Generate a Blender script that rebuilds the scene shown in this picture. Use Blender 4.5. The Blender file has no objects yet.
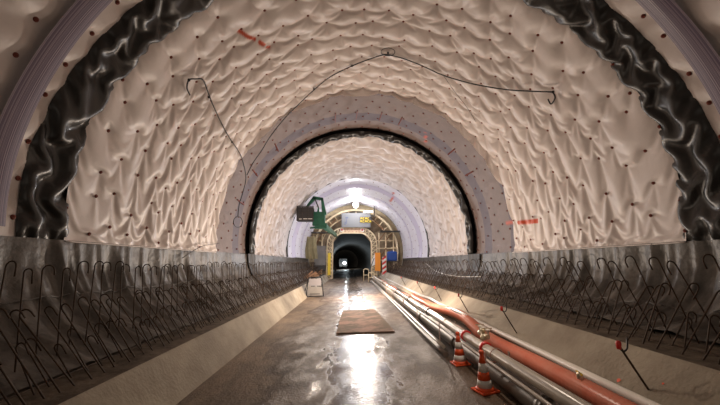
import bpy, bmesh, math, random
import numpy as np
from mathutils import Vector, Matrix
random.seed(7); rng = np.random.default_rng(11)
S = bpy.context.scene; COL = S.collection
PI = math.pi
EYE = 1.67            # height of the lens above the middle of the roadway
CX, CZ, R = 0.5, 1.1 + EYE, 5.1      # axis and radius of the vault
FPX = 340.0

# ------------------------------------------------------------------ helpers
def tag(o, label=None, cat=None, group=None, kind=None):
    if label: o['label'] = label
    if cat: o['category'] = cat
    if group: o['group'] = group
    if kind: o['kind'] = kind
    return o

def empty(name, loc, label=None, cat=None, group=None, rz=0):
    o = bpy.data.objects.new(name, None); COL.objects.link(o)
    o.empty_display_size = .1
    o.location = loc; o.rotation_euler = (0, 0, rz)
    return tag(o, label, cat, group)

def link(name, me, mat, parent=None, smooth=False):
    o = bpy.data.objects.new(name, me); COL.objects.link(o)
    if mat is not None and not me.materials: me.materials.append(mat)
    if parent is not None: o.parent = parent
    if smooth:
        me.polygons.foreach_set('use_smooth', [True] * len(me.polygons))
    return o

def grid_mesh(name, P, closed_u=False):
    """P: array (nv, nu, 3)"""
    nv, nu, _ = P.shape
    me = bpy.data.meshes.new(name)
    idx = np.arange(nv * nu).reshape(nv, nu)
    if closed_u: idx = np.concatenate([idx, idx[:, :1]], axis=1)
    a = idx[:-1, :-1].ravel(); b = idx[:-1, 1:].ravel(); c = idx[1:, 1:].ravel(); d = idx[1:, :-1].ravel()
    F = np.stack([a, b, c, d], 1)
    me.vertices.add(nv * nu); me.vertices.foreach_set('co', P.reshape(-1).astype(np.float32))
    me.loops.add(F.size); me.loops.foreach_set('vertex_index', F.ravel().astype(np.int32))
    me.polygons.add(len(F)); me.polygons.foreach_set('loop_start', np.arange(0, F.size, 4, dtype=np.int32))
    me.update(calc_edges=True); me.validate()
    return me

class MB:
    def __init__(s): s.bm = bmesh.new()
    def box(s, c, d, rot=None, bevel=0):
        r = bmesh.ops.create_cube(s.bm, size=1)
        M = Matrix.Translation(Vector(c)) @ (rot.to_4x4() if rot else Matrix.Identity(4)) @ Matrix.Diagonal((*d, 1))
        bmesh.ops.transform(s.bm, matrix=M, verts=r['verts'])
        if bevel:
            es = list({e for v in r['verts'] for e in v.link_edges})
            bmesh.ops.bevel(s.bm, geom=es, offset=bevel, segments=2, affect='EDGES', profile=.5)
        return s
    def bar(s, a, b, w, h=None):
        a = Vector(a); b = Vector(b); d = b - a
        q = d.to_track_quat('Z', 'X').to_matrix()
        return s.box((a + b) / 2, (w, h or w, d.length), q)
    def tube(s, pts, r, n=8, caps=True):
        pts = [Vector(p) for p in pts]; rings = []
        prev = None
        for i, p in enumerate(pts):
            t = (pts[min(i + 1, len(pts) - 1)] - pts[max(i - 1, 0)]).normalized()
            if prev is None:
                u = t.cross(Vector((0, 0, 1)))
                if u.length < 1e-3: u = t.cross(Vector((1, 0, 0)))
                u.normalize()
            else:
                u = prev - t * prev.dot(t); u.normalize()
            prev = u; v = t.cross(u)
            rr = r[i] if isinstance(r, (list, tuple)) else r
            rings.append([s.bm.verts.new(p + (u * math.cos(2 * PI * k / n) + v * math.sin(2 * PI * k / n)) * rr) for k in range(n)])
        for A, B in zip(rings[:-1], rings[1:]):
            for k in range(n):
                f = s.bm.faces.new((A[k], A[(k + 1) % n], B[(k + 1) % n], B[k])); f.smooth = True
        if caps:
            s.bm.faces.new(rings[0][::-1]); s.bm.faces.new(rings[-1])
        return s
    def prism(s, poly, y0, y1):
        """poly in (x,z) extruded along y"""
        A = [s.bm.verts.new((x, y0, z)) for x, z in poly]; B = [s.bm.verts.new((x, y1, z)) for x, z in poly]
        s.bm.faces.new(A); s.bm.faces.new(B[::-1])
        n = len(poly)
        for i in range(n): s.bm.faces.new((A[i], B[i], B[(i + 1) % n], A[(i + 1) % n]))
        return s
    def lathe(s, prof, c=(0, 0, 0), n=20, axis='Z'):
        """prof list of (r, h)"""
        rings = []
        for r, h in prof:
            ring = []
            for k in range(n):
                a = 2 * PI * k / n
                p = (r * math.cos(a), r * math.sin(a), h)
                if axis == 'Y': p = (p[0], p[2], p[1])
                if axis == 'X': p = (p[2], p[0], p[1])
                ring.append(s.bm.verts.new(Vector(c) + Vector(p)))
            rings.append(ring)
        for A, B in zip(rings[:-1], rings[1:]):
            for k in range(n):
                f = s.bm.faces.new((A[k], A[(k + 1) % n], B[(k + 1) % n], B[k])); f.smooth = True
        s.bm.faces.new(rings[0][::-1]); s.bm.faces.new(rings[-1])
        return s
    def mesh(s, name):
        bmesh.ops.recalc_face_normals(s.bm, faces=s.bm.faces)
        me = bpy.data.meshes.new(name); s.bm.to_mesh(me); s.bm.free(); return me
    def build(s, name, mat, parent=None):
        return link(name, s.mesh(name), mat, parent)

# ------------------------------------------------------------------ materials
def mat(name, col, rough=.6, metal=0, noise=None, bump=None, spec=.5, emit=None, coat=0):
    m = bpy.data.materials.new(name); m.use_nodes = True; nt = m.node_tree
    b = nt.nodes['Principled BSDF']
    b.inputs['Base Color'].default_value = (*col, 1); b.inputs['Roughness'].default_value = rough
    b.inputs['Metallic'].default_value = metal; b.inputs['Specular IOR Level'].default_value = spec
    b.inputs['Coat Weight'].default_value = coat
    if emit: b.inputs['Emission Color'].default_value = (*emit[0], 1); b.inputs['Emission Strength'].default_value = emit[1]
    if noise:
        sc, col2, lo, hi = noise
        tc = nt.nodes.new('ShaderNodeTexCoord'); n = nt.nodes.new('ShaderNodeTexNoise')
        n.inputs['Scale'].default_value = sc; n.inputs['Detail'].default_value = 8; n.inputs['Roughness'].default_value = .65
        nt.links.new(tc.outputs['Object'], n.inputs['Vector'])
        r = nt.nodes.new('ShaderNodeValToRGB'); r.color_ramp.elements[0].position = lo; r.color_ramp.elements[1].position = hi
        r.color_ramp.elements[0].color = (*col, 1); r.color_ramp.elements[1].color = (*col2, 1)
        nt.links.new(n.outputs['Fac'], r.inputs['Fac']); nt.links.new(r.outputs['Color'], b.inputs['Base Color'])
    if bump:
        sc, st = bump
        tc = nt.nodes.new('ShaderNodeTexCoord'); n = nt.nodes.new('ShaderNodeTexNoise')
        n.inputs['Scale'].default_value = sc; n.inputs['Detail'].default_value = 6
        nt.links.new(tc.outputs['Object'], n.inputs['Vector'])
        bp = nt.nodes.new('ShaderNodeBump'); bp.inputs['Strength'].default_value = st; bp.inputs['Distance'].default_value = .02
        nt.links.new(n.outputs['Fac'], bp.inputs['Height']); nt.links.new(bp.outputs['Normal'], b.inputs['Normal'])
    return m

def membrane_mat(name, col, col2, rough=.34, stripes=None, scol=(.3, .26, .36)):
    """plastic sheet; 'paint' vertex attribute carries sprayed marks; stripes = Y ranges of violet welding strips"""
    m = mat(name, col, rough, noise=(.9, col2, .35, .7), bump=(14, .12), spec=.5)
    nt = m.node_tree; b = nt.nodes['Principled BSDF']
    src = b.inputs['Base Color'].links[0].from_socket
    if stripes:
        tc = nt.nodes.new('ShaderNodeTexCoord'); sx = nt.nodes.new('ShaderNodeSeparateXYZ')
        nt.links.new(tc.outputs['Object'], sx.inputs[0])
        tot = None
        for (a, c) in stripes:
            g = nt.nodes.new('ShaderNodeMapRange'); g.interpolation_type = 'SMOOTHSTEP'
            mid = (a + c) / 2; hw = (c - a) / 2
            s1 = nt.nodes.new('ShaderNodeMath'); s1.operation = 'SUBTRACT'; s1.inputs[1].default_value = mid
            nt.links.new(sx.outputs['Y'], s1.inputs[0])
            s2 = nt.nodes.new('ShaderNodeMath'); s2.operation = 'ABSOLUTE'; nt.links.new(s1.outputs[0], s2.inputs[0])
            g.inputs['From Min'].default_value = hw + .04; g.inputs['From Max'].default_value = hw - .04
            nt.links.new(s2.outputs[0], g.inputs['Value'])
            if tot is None: tot = g.outputs[0]
            else:
                ad = nt.nodes.new('ShaderNodeMath'); ad.operation = 'MAXIMUM'
                nt.links.new(tot, ad.inputs[0]); nt.links.new(g.outputs[0], ad.inputs[1]); tot = ad.outputs[0]
        mx = nt.nodes.new('ShaderNodeMix'); mx.data_type = 'RGBA'
        nt.links.new(tot, mx.inputs['Factor']); nt.links.new(src, mx.inputs['A']); mx.inputs['B'].default_value = (*scol, 1)
        src = mx.outputs['Result']
    at = nt.nodes.new('ShaderNodeAttribute'); at.attribute_name = 'paint'
    mx = nt.nodes.new('ShaderNodeMix'); mx.data_type = 'RGBA'
    nt.links.new(at.outputs['Fac'], mx.inputs['Factor']); nt.links.new(src, mx.inputs['A']); mx.inputs['B'].default_value = (.62, .09, .035, 1)
    nt.links.new(mx.outputs['Result'], b.inputs['Base Color'])
    return m

M = {}
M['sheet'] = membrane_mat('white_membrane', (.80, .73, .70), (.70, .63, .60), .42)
M['sheet_dimmed'] = membrane_mat('white_membrane_dimmed', (.60, .55, .54), (.50, .455, .45), .42)  # same membrane, base colour darkened against the strong lights beside it
M['sheet_shade'] = membrane_mat('membrane_flat_painted_shade', (.22, .168, .155), (.175, .13, .12), .55,
                               stripes=[(11.3, 12.1), (13.75, 14.5)], scol=(.115, .09, .11))  # white sheet; base and strip colours darkened to paint in the recess shade
M['sheet_far'] = membrane_mat('white_membrane_far', (.82, .80, .86), (.70, .67, .74), .4, stripes=[(26.6, 27.4), (30, 30.8)], scol=(.58, .54, .66))
M['sheet_near'] = membrane_mat('white_membrane_near', (.66, .59, .56), (.56, .49, .46), .38)
M['black'] = mat('black_membrane', (.012, .012, .012), .36, noise=(2, (.03, .028, .026), .3, .75), bump=(9, .15), spec=.6)
M['dark'] = mat('grey_black_membrane', (.05, .045, .04), .45, noise=(2.6, (.17, .15, .13), .35, .75), bump=(11, .6), spec=.5)
M['pin'] = mat('fixing_disc', (.17, .03, .018), .5, noise=(20, (.28, .07, .04), .4, .7))
M['concrete'] = mat('curb_concrete', (.23, .19, .145), .8, noise=(.8, (.44, .385, .30), .3, .62), bump=(22, .5), spec=.25)
M['shell'] = mat('rock_shell', (.12, .11, .1), .9, bump=(3, .5))
M['rust'] = mat('rusty_steel', (.045, .028, .018), .65, metal=.3, noise=(30, (.1, .055, .03), .4, .7))
M['wire'] = mat('black_cable', (.012, .012, .014), .5)
M['orange'] = mat('cone_orange', (.85, .11, .03), .45)
M['white'] = mat('reflective_white', (.82, .8, .76), .4)
M['pipe'] = mat('pale_plastic_pipe', (.52, .47, .40), .28, noise=(3, (.38, .33, .27), .4, .75), spec=.6)
M['pipedark'] = mat('dark_steel_pipe', (.11, .095, .08), .4, noise=(4, (.2, .16, .13), .4, .75), spec=.5)
M['hose_red'] = mat('red_corrugated_hose', (.88, .24, .15), .3, noise=(3, (.92, .42, .3), .35, .8))
M['hose_white'] = mat('white_hose', (.93, .90, .83), .3, coat=.5)
M['brass'] = mat('valve_metal', (.6, .5, .33), .35, metal=.6, noise=(12, (.75, .7, .6), .4, .7))
M['red'] = mat('red_plastic', (.65, .03, .025), .4)
M['strap'] = mat('pinkish_strap', (.5, .33, .27), .6)
M['cream'] = mat('cream_painted_steel', (.82, .68, .44), .5, noise=(2.5, (.58, .42, .24), .35, .75))
M['greypanel'] = mat('grey_panel', (.20, .185, .17), .6, noise=(2, (.28, .26, .24), .35, .75))
M['boardgrey'] = mat('sign_panel_grey', (.17, .17, .17), .6)
M['yellow'] = mat('yellow_paint', (.85, .6, .04), .5)
M['blackpaint'] = mat('black_paint', (.02, .02, .02), .5)
M['green'] = mat('green_machine_paint', (.012, .09, .055), .4, noise=(4, (.02, .14, .085), .4, .7))
M['cage'] = mat('dark_basket_mesh', (.035, .033, .035), .55)
M['blue'] = mat('blue_plastic', (.01, .06, .28), .35)
M['olive'] = mat('olive_tarpaulin', (.22, .18, .085), .6, noise=(3, (.3, .25, .13), .4, .7))
M['timber'] = mat('brown_timber', (.2, .09, .04), .7, noise=(5, (.32, .16, .07), .35, .7))
M['darksteel'] = mat('dark_steel', (.05, .045, .042), .45, metal=.4)
M['plate'] = mat('muddy_steel_plate', (.20, .15, .105), .8, noise=(1.6, (.42, .26, .2), .45, .6), bump=(15, .3), spec=.12)
M['lining'] = mat('far_lining', (.035, .033, .03), .7, noise=(1, (.06, .056, .05), .3, .7))
M['lamp'] = mat('lamp_lens', (1, 1, 1), .3, emit=((1, .95, .88), 60))
M['lampfar'] = mat('far_lamp_lens', (1, 1, 1), .3, emit=((.8, .93, 1), 90))
M['skin'] = mat('skin', (.5, .3, .22), .5)

def strip_mat():
    m = mat('violet_strip', (.10, .075, .13), .3, spec=.6)
    nt = m.node_tree; b = nt.nodes['Principled BSDF']
    tc = nt.nodes.new('ShaderNodeTexCoord'); mp = nt.nodes.new('ShaderNodeSeparateXYZ'); nt.links.new(tc.outputs['UV'], mp.inputs[0])
    w = nt.nodes.new('ShaderNodeTexNoise'); w.noise_dimensions = '1D'; w.inputs['Scale'].default_value = 26; w.inputs['Detail'].default_value = 3
    nt.links.new(mp.outputs['Y'], w.inputs['W'])
    r = nt.nodes.new('ShaderNodeValToRGB'); r.color_ramp.elements[0].position = .46; r.color_ramp.elements[1].position = .66
    r.color_ramp.elements[0].color = (.12, .09, .15, 1); r.color_ramp.elements[1].color = (.42, .36, .42, 1)
    nt.links.new(w.outputs['Fac'], r.inputs['Fac']); nt.links.new(r.outputs['Color'], b.inputs['Base Color'])
    return m
M['strip'] = strip_mat()

def road_mat():
    m = mat('wet_dirty_roadway', (.1, .08, .06), .6); nt = m.node_tree; b = nt.nodes['Principled BSDF']; N = nt.nodes; L = nt.links
    tc = N.new('ShaderNodeTexCoord'); sx = N.new('ShaderNodeSeparateXYZ'); L.new(tc.outputs['Object'], sx.inputs[0])
    def noise(scale, detail=6, stretch=(1, 1, 1), rough=.6, off=0):
        mp = N.new('ShaderNodeMapping'); mp.inputs['Scale'].default_value = stretch; mp.inputs['Location'].default_value = (off, off, 0)
        L.new(tc.outputs['Object'], mp.inputs[0]); n = N.new('ShaderNodeTexNoise'); n.inputs['Scale'].default_value = scale
        n.inputs['Detail'].default_value = detail; n.inputs['Roughness'].default_value = rough; L.new(mp.outputs[0], n.inputs['Vector']); return n.outputs['Fac']
    def ma(op, a, c, cl=False):
        x = N.new('ShaderNodeMath'); x.operation = op; x.use_clamp = cl
        for i, v in enumerate((a, c)):
            if isinstance(v, (int, float)): x.inputs[i].default_value = v
            else: L.new(v, x.inputs[i])
        return x.outputs[0]
    def ss(v, a, c):
        g = N.new('ShaderNodeMapRange'); g.interpolation_type = 'SMOOTHSTEP'; g.inputs['From Min'].default_value = a; g.inputs['From Max'].default_value = c
        L.new(v, g.inputs['Value']); return g.outputs[0]
    n1 = noise(.55, 5, (1.2, .55, 1)); n2 = noise(3.2, 8, (1, .5, 1)); n3 = noise(26, 5); n4 = noise(1.4, 6, (2.2, .5, 1), .65, 4.2)
    # shore line of the wet film: everything right of x ~ -1.1
    xs = ma('ADD', sx.outputs['X'], ma('MULTIPLY', ma('SUBTRACT', n1, .5), 3.4))
    xs = ma('ADD', xs, ma('MULTIPLY', ma('SUBTRACT', n2, .5), .5))
    wet = ss(xs, -1.35, -1.0)
    line = ma('MULTIPLY', ss(xs, -1.5, -1.32), ma('SUBTRACT', 1, ss(xs, -1.3, -1.1)))
    # standing water in the middle
    px = ma('ABSOLUTE', ma('SUBTRACT', sx.outputs['X'], .1), 0)
    pool = ss(ma('ADD', ma('MULTIPLY', px, -.55), ma('ADD', n4, ma('MULTIPLY', n2, .35))), .34, .50)
    pool = ma('MULTIPLY', pool, wet)
    dirt = noise(1.1, 7, (1, .35, 1), .65, 9)
    r = N.new('ShaderNodeValToRGB'); r.color_ramp.elements[0].position = .3; r.color_ramp.elements[1].position = .72
    r.color_ramp.elements[0].color = (.065, .044, .03, 1); r.color_ramp.elements[1].color = (.36, .27, .185, 1)
    L.new(ma('ADD', ma('MULTIPLY', dirt, .6), ma('MULTIPLY', n2, .4)), r.inputs['Fac'])
    mx = N.new('ShaderNodeMix'); mx.data_type = 'RGBA'; mx.blend_type = 'MULTIPLY'
    L.new(ma('MULTIPLY', wet, .75), mx.inputs['Factor']); L.new(r.outputs['Color'], mx.inputs['A']); mx.inputs['B'].default_value = (.46, .39, .33, 1)
    mx2 = N.new('ShaderNodeMix'); mx2.data_type = 'RGBA'; mx2.blend_type = 'MULTIPLY'
    L.new(line, mx2.inputs['Factor']); L.new(mx.outputs['Result'], mx2.inputs['A']); mx2.inputs['B'].default_value = (.5, .45, .4, 1)
    # dark gravel specks
    sp = ss(n3, .58, .66)
    mx3 = N.new('ShaderNodeMix'); mx3.data_type = 'RGBA'; L.new(ma('MULTIPLY', sp, .7), mx3.inputs['Factor']); L.new(mx2.outputs['Result'], mx3.inputs['A'])
    mx3.inputs['B'].default_value = (.03, .022, .016, 1)
    L.new(mx3.outputs['Result'], b.inputs['Base Color'])
    ro = ma('SUBTRACT', .72, ma('MULTIPLY', wet, ma('ADD', .12, ma('MULTIPLY', ss(n2, .4, .62), .14))))
    ro = ma('SUBTRACT', ro, ma('MULTIPLY', pool, .34), True)
    L.new(ro, b.inputs['Roughness'])
    bp = N.new('ShaderNodeBump'); bp.inputs['Distance'].default_value = .03
    L.new(ma('ADD', n2, ma('MULTIPLY', n3, .7)), bp.inputs['Height'])
    L.new(ma('SUBTRACT', .85, ma('MULTIPLY', pool, .66)), bp.inputs['Strength'])
    L.new(bp.outputs['Normal'], b.inputs['Normal'])
    b.inputs['Specular IOR Level'].default_value = .42
    return m
M['road'] = road_mat()

# ------------------------------------------------------------------ setting
def roadz(x): return EYE - (1.8 - .06 * (x + 2.23))
YN, YF = -4.0, 38.0
nx, ny = 24, 60
P = np.zeros((ny, nx, 3))
for j, y in enumerate(np.linspace(YN, 118, ny)):
    for i, x in enumerate(np.linspace(-2.6, 3.2, nx)):
        P[j, i] = (x + (-.0004 * max(0, y - 38) ** 2), y, roadz(x))
tag(link('floor', grid_mesh('floor', P), M['road']), kind='structure')

zl, zr = EYE - 1.25, EYE - .95
tag(MB().prism([(-2.22, roadz(-2.22) - .02), (-2.58, zl - .01), (-2.60, zl), (-3.9, zl + .02), (-4.6, zl - .3), (-4.6, -.6), (-2.22, -.6)], YN, YF).build('trim_1', M['concrete']), kind='structure')
tag(MB().prism([(2.74, roadz(2.74) - .02), (3.25, zr - .01), (3.27, zr), (4.7, zr + .02), (5.6, zr - .3), (5.6, -.6), (2.74, -.6)], YN, YF).build('trim_2', M['concrete']), kind='structure')

M['grime'] = mat('grimy_ledge', (.085, .065, .048), .85, noise=(4, (.20, .16, .12), .4, .7), bump=(18, .5), spec=.2)
for nm in ('trim_1', 'trim_2'):
    me = bpy.data.objects[nm].data; me.materials.append(M['grime'])
    for p_ in me.polygons:
        if p_.normal.z > .95 and p_.center.z > .1: p_.material_index = 1
def arc_pts(a0, a1, r, n):       # angle measured from +x axis of the vault
    return [(CX + r * math.cos(t), CZ + r * math.sin(t)) for t in np.linspace(a0, a1, n)]
def arc_shell(name, a0, a1, r, y0, y1, m, n=48, t=.25):
    poly = arc_pts(a0, a1, r, n) + arc_pts(a1, a0, r + t, n)
    return tag(MB().prism(poly, y0, y1).build(name, m), kind='structure')
arc_shell('ceiling', math.radians(-9), math.radians(189), R + .32, YN, YF, M['shell'])
def ext(pts, t):
    return pts + [(x + t, z) for x, z in reversed(pts)]
Lp = [(.5 - 5.04, EYE + .33), (.5 - 5.0, EYE - .15), (.5 - 4.85, EYE - .5), (.5 - 4.45, EYE - .9), (.5 - 4.0, EYE - 1.14), (.5 - 3.72, EYE - 1.24)]
Rp = [(.5 + 5.04, EYE + .33), (.5 + 5.04, EYE - .1), (.5 + 4.92, EYE - .45), (.5 + 4.6, EYE - .76), (.5 + 4.1, EYE - .90), (.5 + 3.63, EYE - .94)]
tag(MB().prism(ext([(x - .18, z - .02) for x, z in Lp], -.5), YN, YF).build('wall_left', M['shell']), kind='structure')
tag(MB().prism(ext([(x + .18, z - .02) for x, z in Rp], .5), YN, YF).build('wall_right', M['shell']), kind='structure')

# ------------------------------------------------------------------ hung cloth solver
def smooth_noise(nv, nu, cell, amp):
    gv, gu = int(nv / cell) + 3, int(nu / cell) + 3
    g = rng.standard_normal((gv, gu))
    v = np.arange(nv) / cell; u = np.arange(nu) / cell
    v0 = v.astype(int); u0 = u.astype(int); fv = (v - v0)[:, None]; fu = (u - u0)[None, :]
    fv = fv * fv * (3 - 2 * fv); fu = fu * fu * (3 - 2 * fu)
    a = g[v0][:, u0]; b = g[v0][:, u0 + 1]; c = g[v0 + 1][:, u0]; d = g[v0 + 1][:, u0 + 1]
    return amp * ((a * (1 - fu) + b * fu) * (1 - fv) + (c * (1 - fu) + d * fu) * fv)

def hang(P0, pin, eu, ev, iters=260, rmax=R, grav=.0011, init=.05, damp=.985, cell=7, bend=.25, signed=False):
    nv, nu, _ = P0.shape
    P = P0.copy().astype(np.float32)
    nx_ = (CX - P[..., 0]); nz_ = (CZ - P[..., 2]); l = np.sqrt(nx_ ** 2 + nz_ ** 2)
    nrm = np.stack([nx_ / l, np.zeros_like(l), nz_ / l], -1)
    w = (~pin).astype(np.float32)
    z_ = smooth_noise(nv, nu, cell, init); z_ = z_ if signed else np.abs(z_)
    P += (nrm * (w * z_)[..., None]).astype(np.float32)
    V = np.zeros_like(P)
    def seg(A, B, rest0): return rest0
    d = lambda a, b: np.linalg.norm(P0[b] - P0[a], axis=-1).astype(np.float32)
    sl = []
    def add(dv, du, e, k):
        # constraint between (i,j) and (i+dv, j+du), coloured to be independent
        step = max(abs(dv), abs(du)); 
        for par in range(2):
            if abs(dv) >= abs(du) and dv:
                rows = [i for i in range(0, nv - dv) if (i // step) % 2 == par]
                A = (np.array(rows), slice(max(0, -du), nu - max(0, du)))
                B = (np.array(rows) + dv, slice(max(0, du), nu - max(0, -du)))
            else:
                cols = [i for i in range(0, nu - du) if (i // step) % 2 == par]
                A = (slice(0, nv), np.array(cols)); B = (slice(0, nv), np.array(cols) + du)
            rest = np.linalg.norm(P0[B] - P0[A], axis=-1).astype(np.float32)
            em = (e if np.isscalar(e) else .5 * (e[A] + e[B]))
            wa, wb = w[A], w[B]; ws = wa + wb; ws[ws == 0] = 1
            sl.append((A, B, (rest * em).astype(np.float32), (k * wa / ws)[..., None].astype(np.float32), (k * wb / ws)[..., None].astype(np.float32), step > 1))
    ed = np.sqrt((np.square(eu) + np.square(ev)) / 2)
    add(0, 1, eu, 1.); add(1, 0, ev, 1.); add(1, 1, ed, .35); add(1, -1, ed, .35)
    add(0, 2, eu, bend); add(2, 0, ev, bend)
    wg = w[..., None]
    for it in range(iters):
        V *= damp
        V[..., 2] -= grav
        Q = P + V * wg
        for A, B, rest, ka, kb, soft in sl:
            D = Q[B] - Q[A]; L = np.sqrt((D * D).sum(-1)) + 1e-9
            c = (L - rest) / L
            if soft: c = np.minimum(c, 0)       # bending: only resists folding up
            D *= c[..., None]
            Q[A] += D * ka; Q[B] -= D * kb
        rx = Q[..., 0] - CX; rz = Q[..., 2] - CZ; r = np.sqrt(rx * rx + rz * rz)
        f = np.where(r > rmax, rmax / r, 1.); Q[..., 0] = CX + rx * f; Q[..., 2] = CZ + rz * f
        V = (Q - P) * wg; P = Q
        if it > iters * .7: damp = .9
    return P

A0, A1 = math.radians(-8.7), math.radians(188.7)
ARC = (A1 - A0) * R
def sheet_base(y0f, y1f, du, dv, r=R, a0=A0, a1=A1):
    nu = int((a1 - a0) * r / du) + 1
    th = np.linspace(a0, a1, nu)
    ya = np.array([y0f(t) for t in th]); yb = np.array([y1f(t) for t in th])
    nv = int((yb - ya).mean() / dv) + 1
    f = np.linspace(0, 1, nv)[:, None]
    P = np.zeros((nv, nu, 3)); P[..., 1] = ya * (1 - f) + yb * f
    P[..., 0] = CX + r * np.cos(th); P[..., 2] = CZ + r * np.sin(th)
    return P
def pin_grid(nv, nu, sv, su, jit=1, edge=0):
    """staggered lattice of fixing points; returns list of (i,j)"""
    out = []; rows = np.arange(edge, nv - edge, sv)
    for k, v in enumerate(rows):
        for u in np.arange((su / 2 if k % 2 else 0) + su * .25, nu, su):
            i = int(round(v + rng.uniform(-jit, jit))); j = int(round(u + rng.uniform(-jit, jit)))
            out.append((min(max(i, 0), nv - 1), min(max(j, 0), nu - 1)))
    return out

def paint_attr(me, P, segs):
    """segs: (angle0, y0, angle1, y1, width)"""
    val = np.zeros(P.shape[:2])
    th = np.arctan2(P[..., 2] - CZ, P[..., 0] - CX); th = np.where(th < -PI / 2, th + 2 * PI, th)
    s = th * R; y = P[..., 1]
    for a0, y0, a1, y1, w in segs:
        ax, ay, bx, by = a0 * R, y0, a1 * R, y1
        t = np.clip(((s - ax) * (bx - ax) + (y - ay) * (by - ay)) / ((bx - ax) ** 2 + (by - ay) ** 2), 0, 1)
        d = np.hypot(s - ax - t * (bx - ax), y - ay - t * (by - ay))
        val = np.maximum(val, np.clip((w - d) / .03 + .5, 0, 1))
    at = me.attributes.new('paint', 'FLOAT', 'POINT'); at.data.foreach_set('value', val.ravel().astype(np.float32))

def disc_mesh(r=.033, h=.018):
    return MB().lathe([(r, 0), (r, h * .5), (r * .8, h), (r * .35, h), (r * .3, h * 1.8), (.001, h * 2)], n=10).mesh('fixing_disc')
DISC = disc_mesh(); DISC.materials.append(M['pin'])
def add_pins(parent, pts, r=1.0, lim=100, name='fixing_disc', rr=R):
    pts = sorted(pts, key=lambda p: p[1])
    def basis(p):
        n = Vector((CX - p[0], 0, CZ - p[2])).normalized()
        return Matrix.Translation(Vector(p) + n * .008) @ n.to_track_quat('Z', 'Y').to_matrix().to_4x4() @ Matrix.Scale(r, 4)
    for p in pts[:lim]:
        o = bpy.data.objects.new(name, DISC); COL.objects.link(o); o.parent = parent; o.matrix_local = basis(p)
    if len(pts) > lim:
        bm = bmesh.new()
        for p in pts[lim:]:
            t = bmesh.new(); t.from_mesh(DISC); t.transform(basis(p)); me = bpy.data.meshes.new('t'); t.to_mesh(me); t.free(); bm.from_mesh(me); bpy.data.meshes.remove(me)
        me = bpy.data.meshes.new('fixing_discs'); bm.to_mesh(me); bm.free()
        tag(link('fixing_disc', me, M['pin'], parent), kind='stuff')

def sm(x, a, b):
    t = np.clip((x - a) / (b - a), 0, 1); return t * t * (3 - 2 * t)

# edges of the first black band are not quite square to the axis: they lean deeper over the crown
def y_in(t):  return 5.57 + .42 * float(sm(math.sin(t), .1, .9))
def y_out(t): return 4.72 + .36 * float(sm(math.sin(t), .0, .8))

# ---- first puckered white sheet
P0 = sheet_base(lambda t: y_in(t) - .12, lambda t: 11.5, .034, .03, r=R - .06)
nv, nu, _ = P0.shape
pins = pin_grid(nv, nu, 17, 19, 4.0, 0)
pm = np.zeros((nv, nu), bool)
for i, j in pins: pm[i, j] = True
pm[0, :] = True; pm[:, 0] = True; pm[:, -1] = True
Y = P0[..., 1]
ex = 1.008 + .068 * sm(Y, 6.0, 8.0) * (1 + np.clip(smooth_noise(nv, nu, 30, .35), -.6, .8))
eu_ = 1.002 + .007 * sm(Y, 6.0, 8.5) * (1 + np.clip(smooth_noise(nv, nu, 25, .6), -1, 1.5))
Pc = hang(P0, pm, eu_, ex, iters=320, init=.05, cell=7, grav=.00004, bend=.05, signed=True, rmax=R + .1)
me = grid_mesh('puckered_sheet', Pc)
paint_attr(me, Pc, [(2.22, 6.9, 2.17, 7.35, .045), (2.155, 7.5, 2.14, 7.62, .05), (2.13, 7.75, 2.12, 7.84, .05), (.02, 9.9, .035, 11.0, .07)])
sheet1 = tag(link('membrane_sheet', me, M['sheet'], None, True), 'big puckered cream plastic sheet between the wide black fold and the flat grey ring', 'plastic sheet')
add_pins(sheet1, [tuple(Pc[i, j]) for i, j in pins if j > 2 and j < nu - 3])
# welded hem along both lower borders
for sgn in (0, -1):
    col = Pc[::4, sgn]; pts = [(p[0] + (.02 if sgn == -1 else -.02), p[1], p[2] - .02) for p in col]
    MB().tube(pts, .014, 6).build('hem', M['sheet'], sheet1)

# ---- near sheet over the camera
P0 = sheet_base(lambda t: -1.0, lambda t: y_out(t) + .1, .09, .075)
nv, nu, _ = P0.shape
pins = [p for p in pin_grid(nv, nu, 8, 7.5, .8, 1) if P0[p[0], p[1], 1] < 3.3]
for k, t in enumerate(np.arange(A0 + .06, A1, .115)):
    for yy, off in ((4.66 + .2 * float(sm(math.sin(t), 0, .8)), 0), (3.98 + .17 * float(sm(math.sin(t), 0, .6)), .06)):
        j = min(int(round((t + off + rng.uniform(-.015, .015) - A0) / (A1 - A0) * (nu - 1))), nu - 2); i = int(np.argmin(np.abs(P0[:, j, 1] - yy))); pins.append((min(i, nv - 2), j))
pm = np.zeros((nv, nu), bool)
for i, j in pins: pm[i, j] = True
pm[0, :] = pm[-1, :] = True; pm[:, 0] = pm[:, -1] = True
Pc = hang(P0, pm, 1.0008, 1.002, iters=160, init=.02, cell=5, grav=.0001)
me = grid_mesh('near_sheet', Pc); paint_attr(me, Pc, [])
near = tag(link('membrane_sheet', me, M['sheet_near'], None, True), 'nearest pale plastic sheet with violet strip, in front of the wide black fold', 'plastic sheet')
add_pins(near, [tuple(Pc[i, j]) for i, j in pins if Pc[i, j, 1] > 1.2 and 2 < j < nu - 3], r=1.1)
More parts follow.
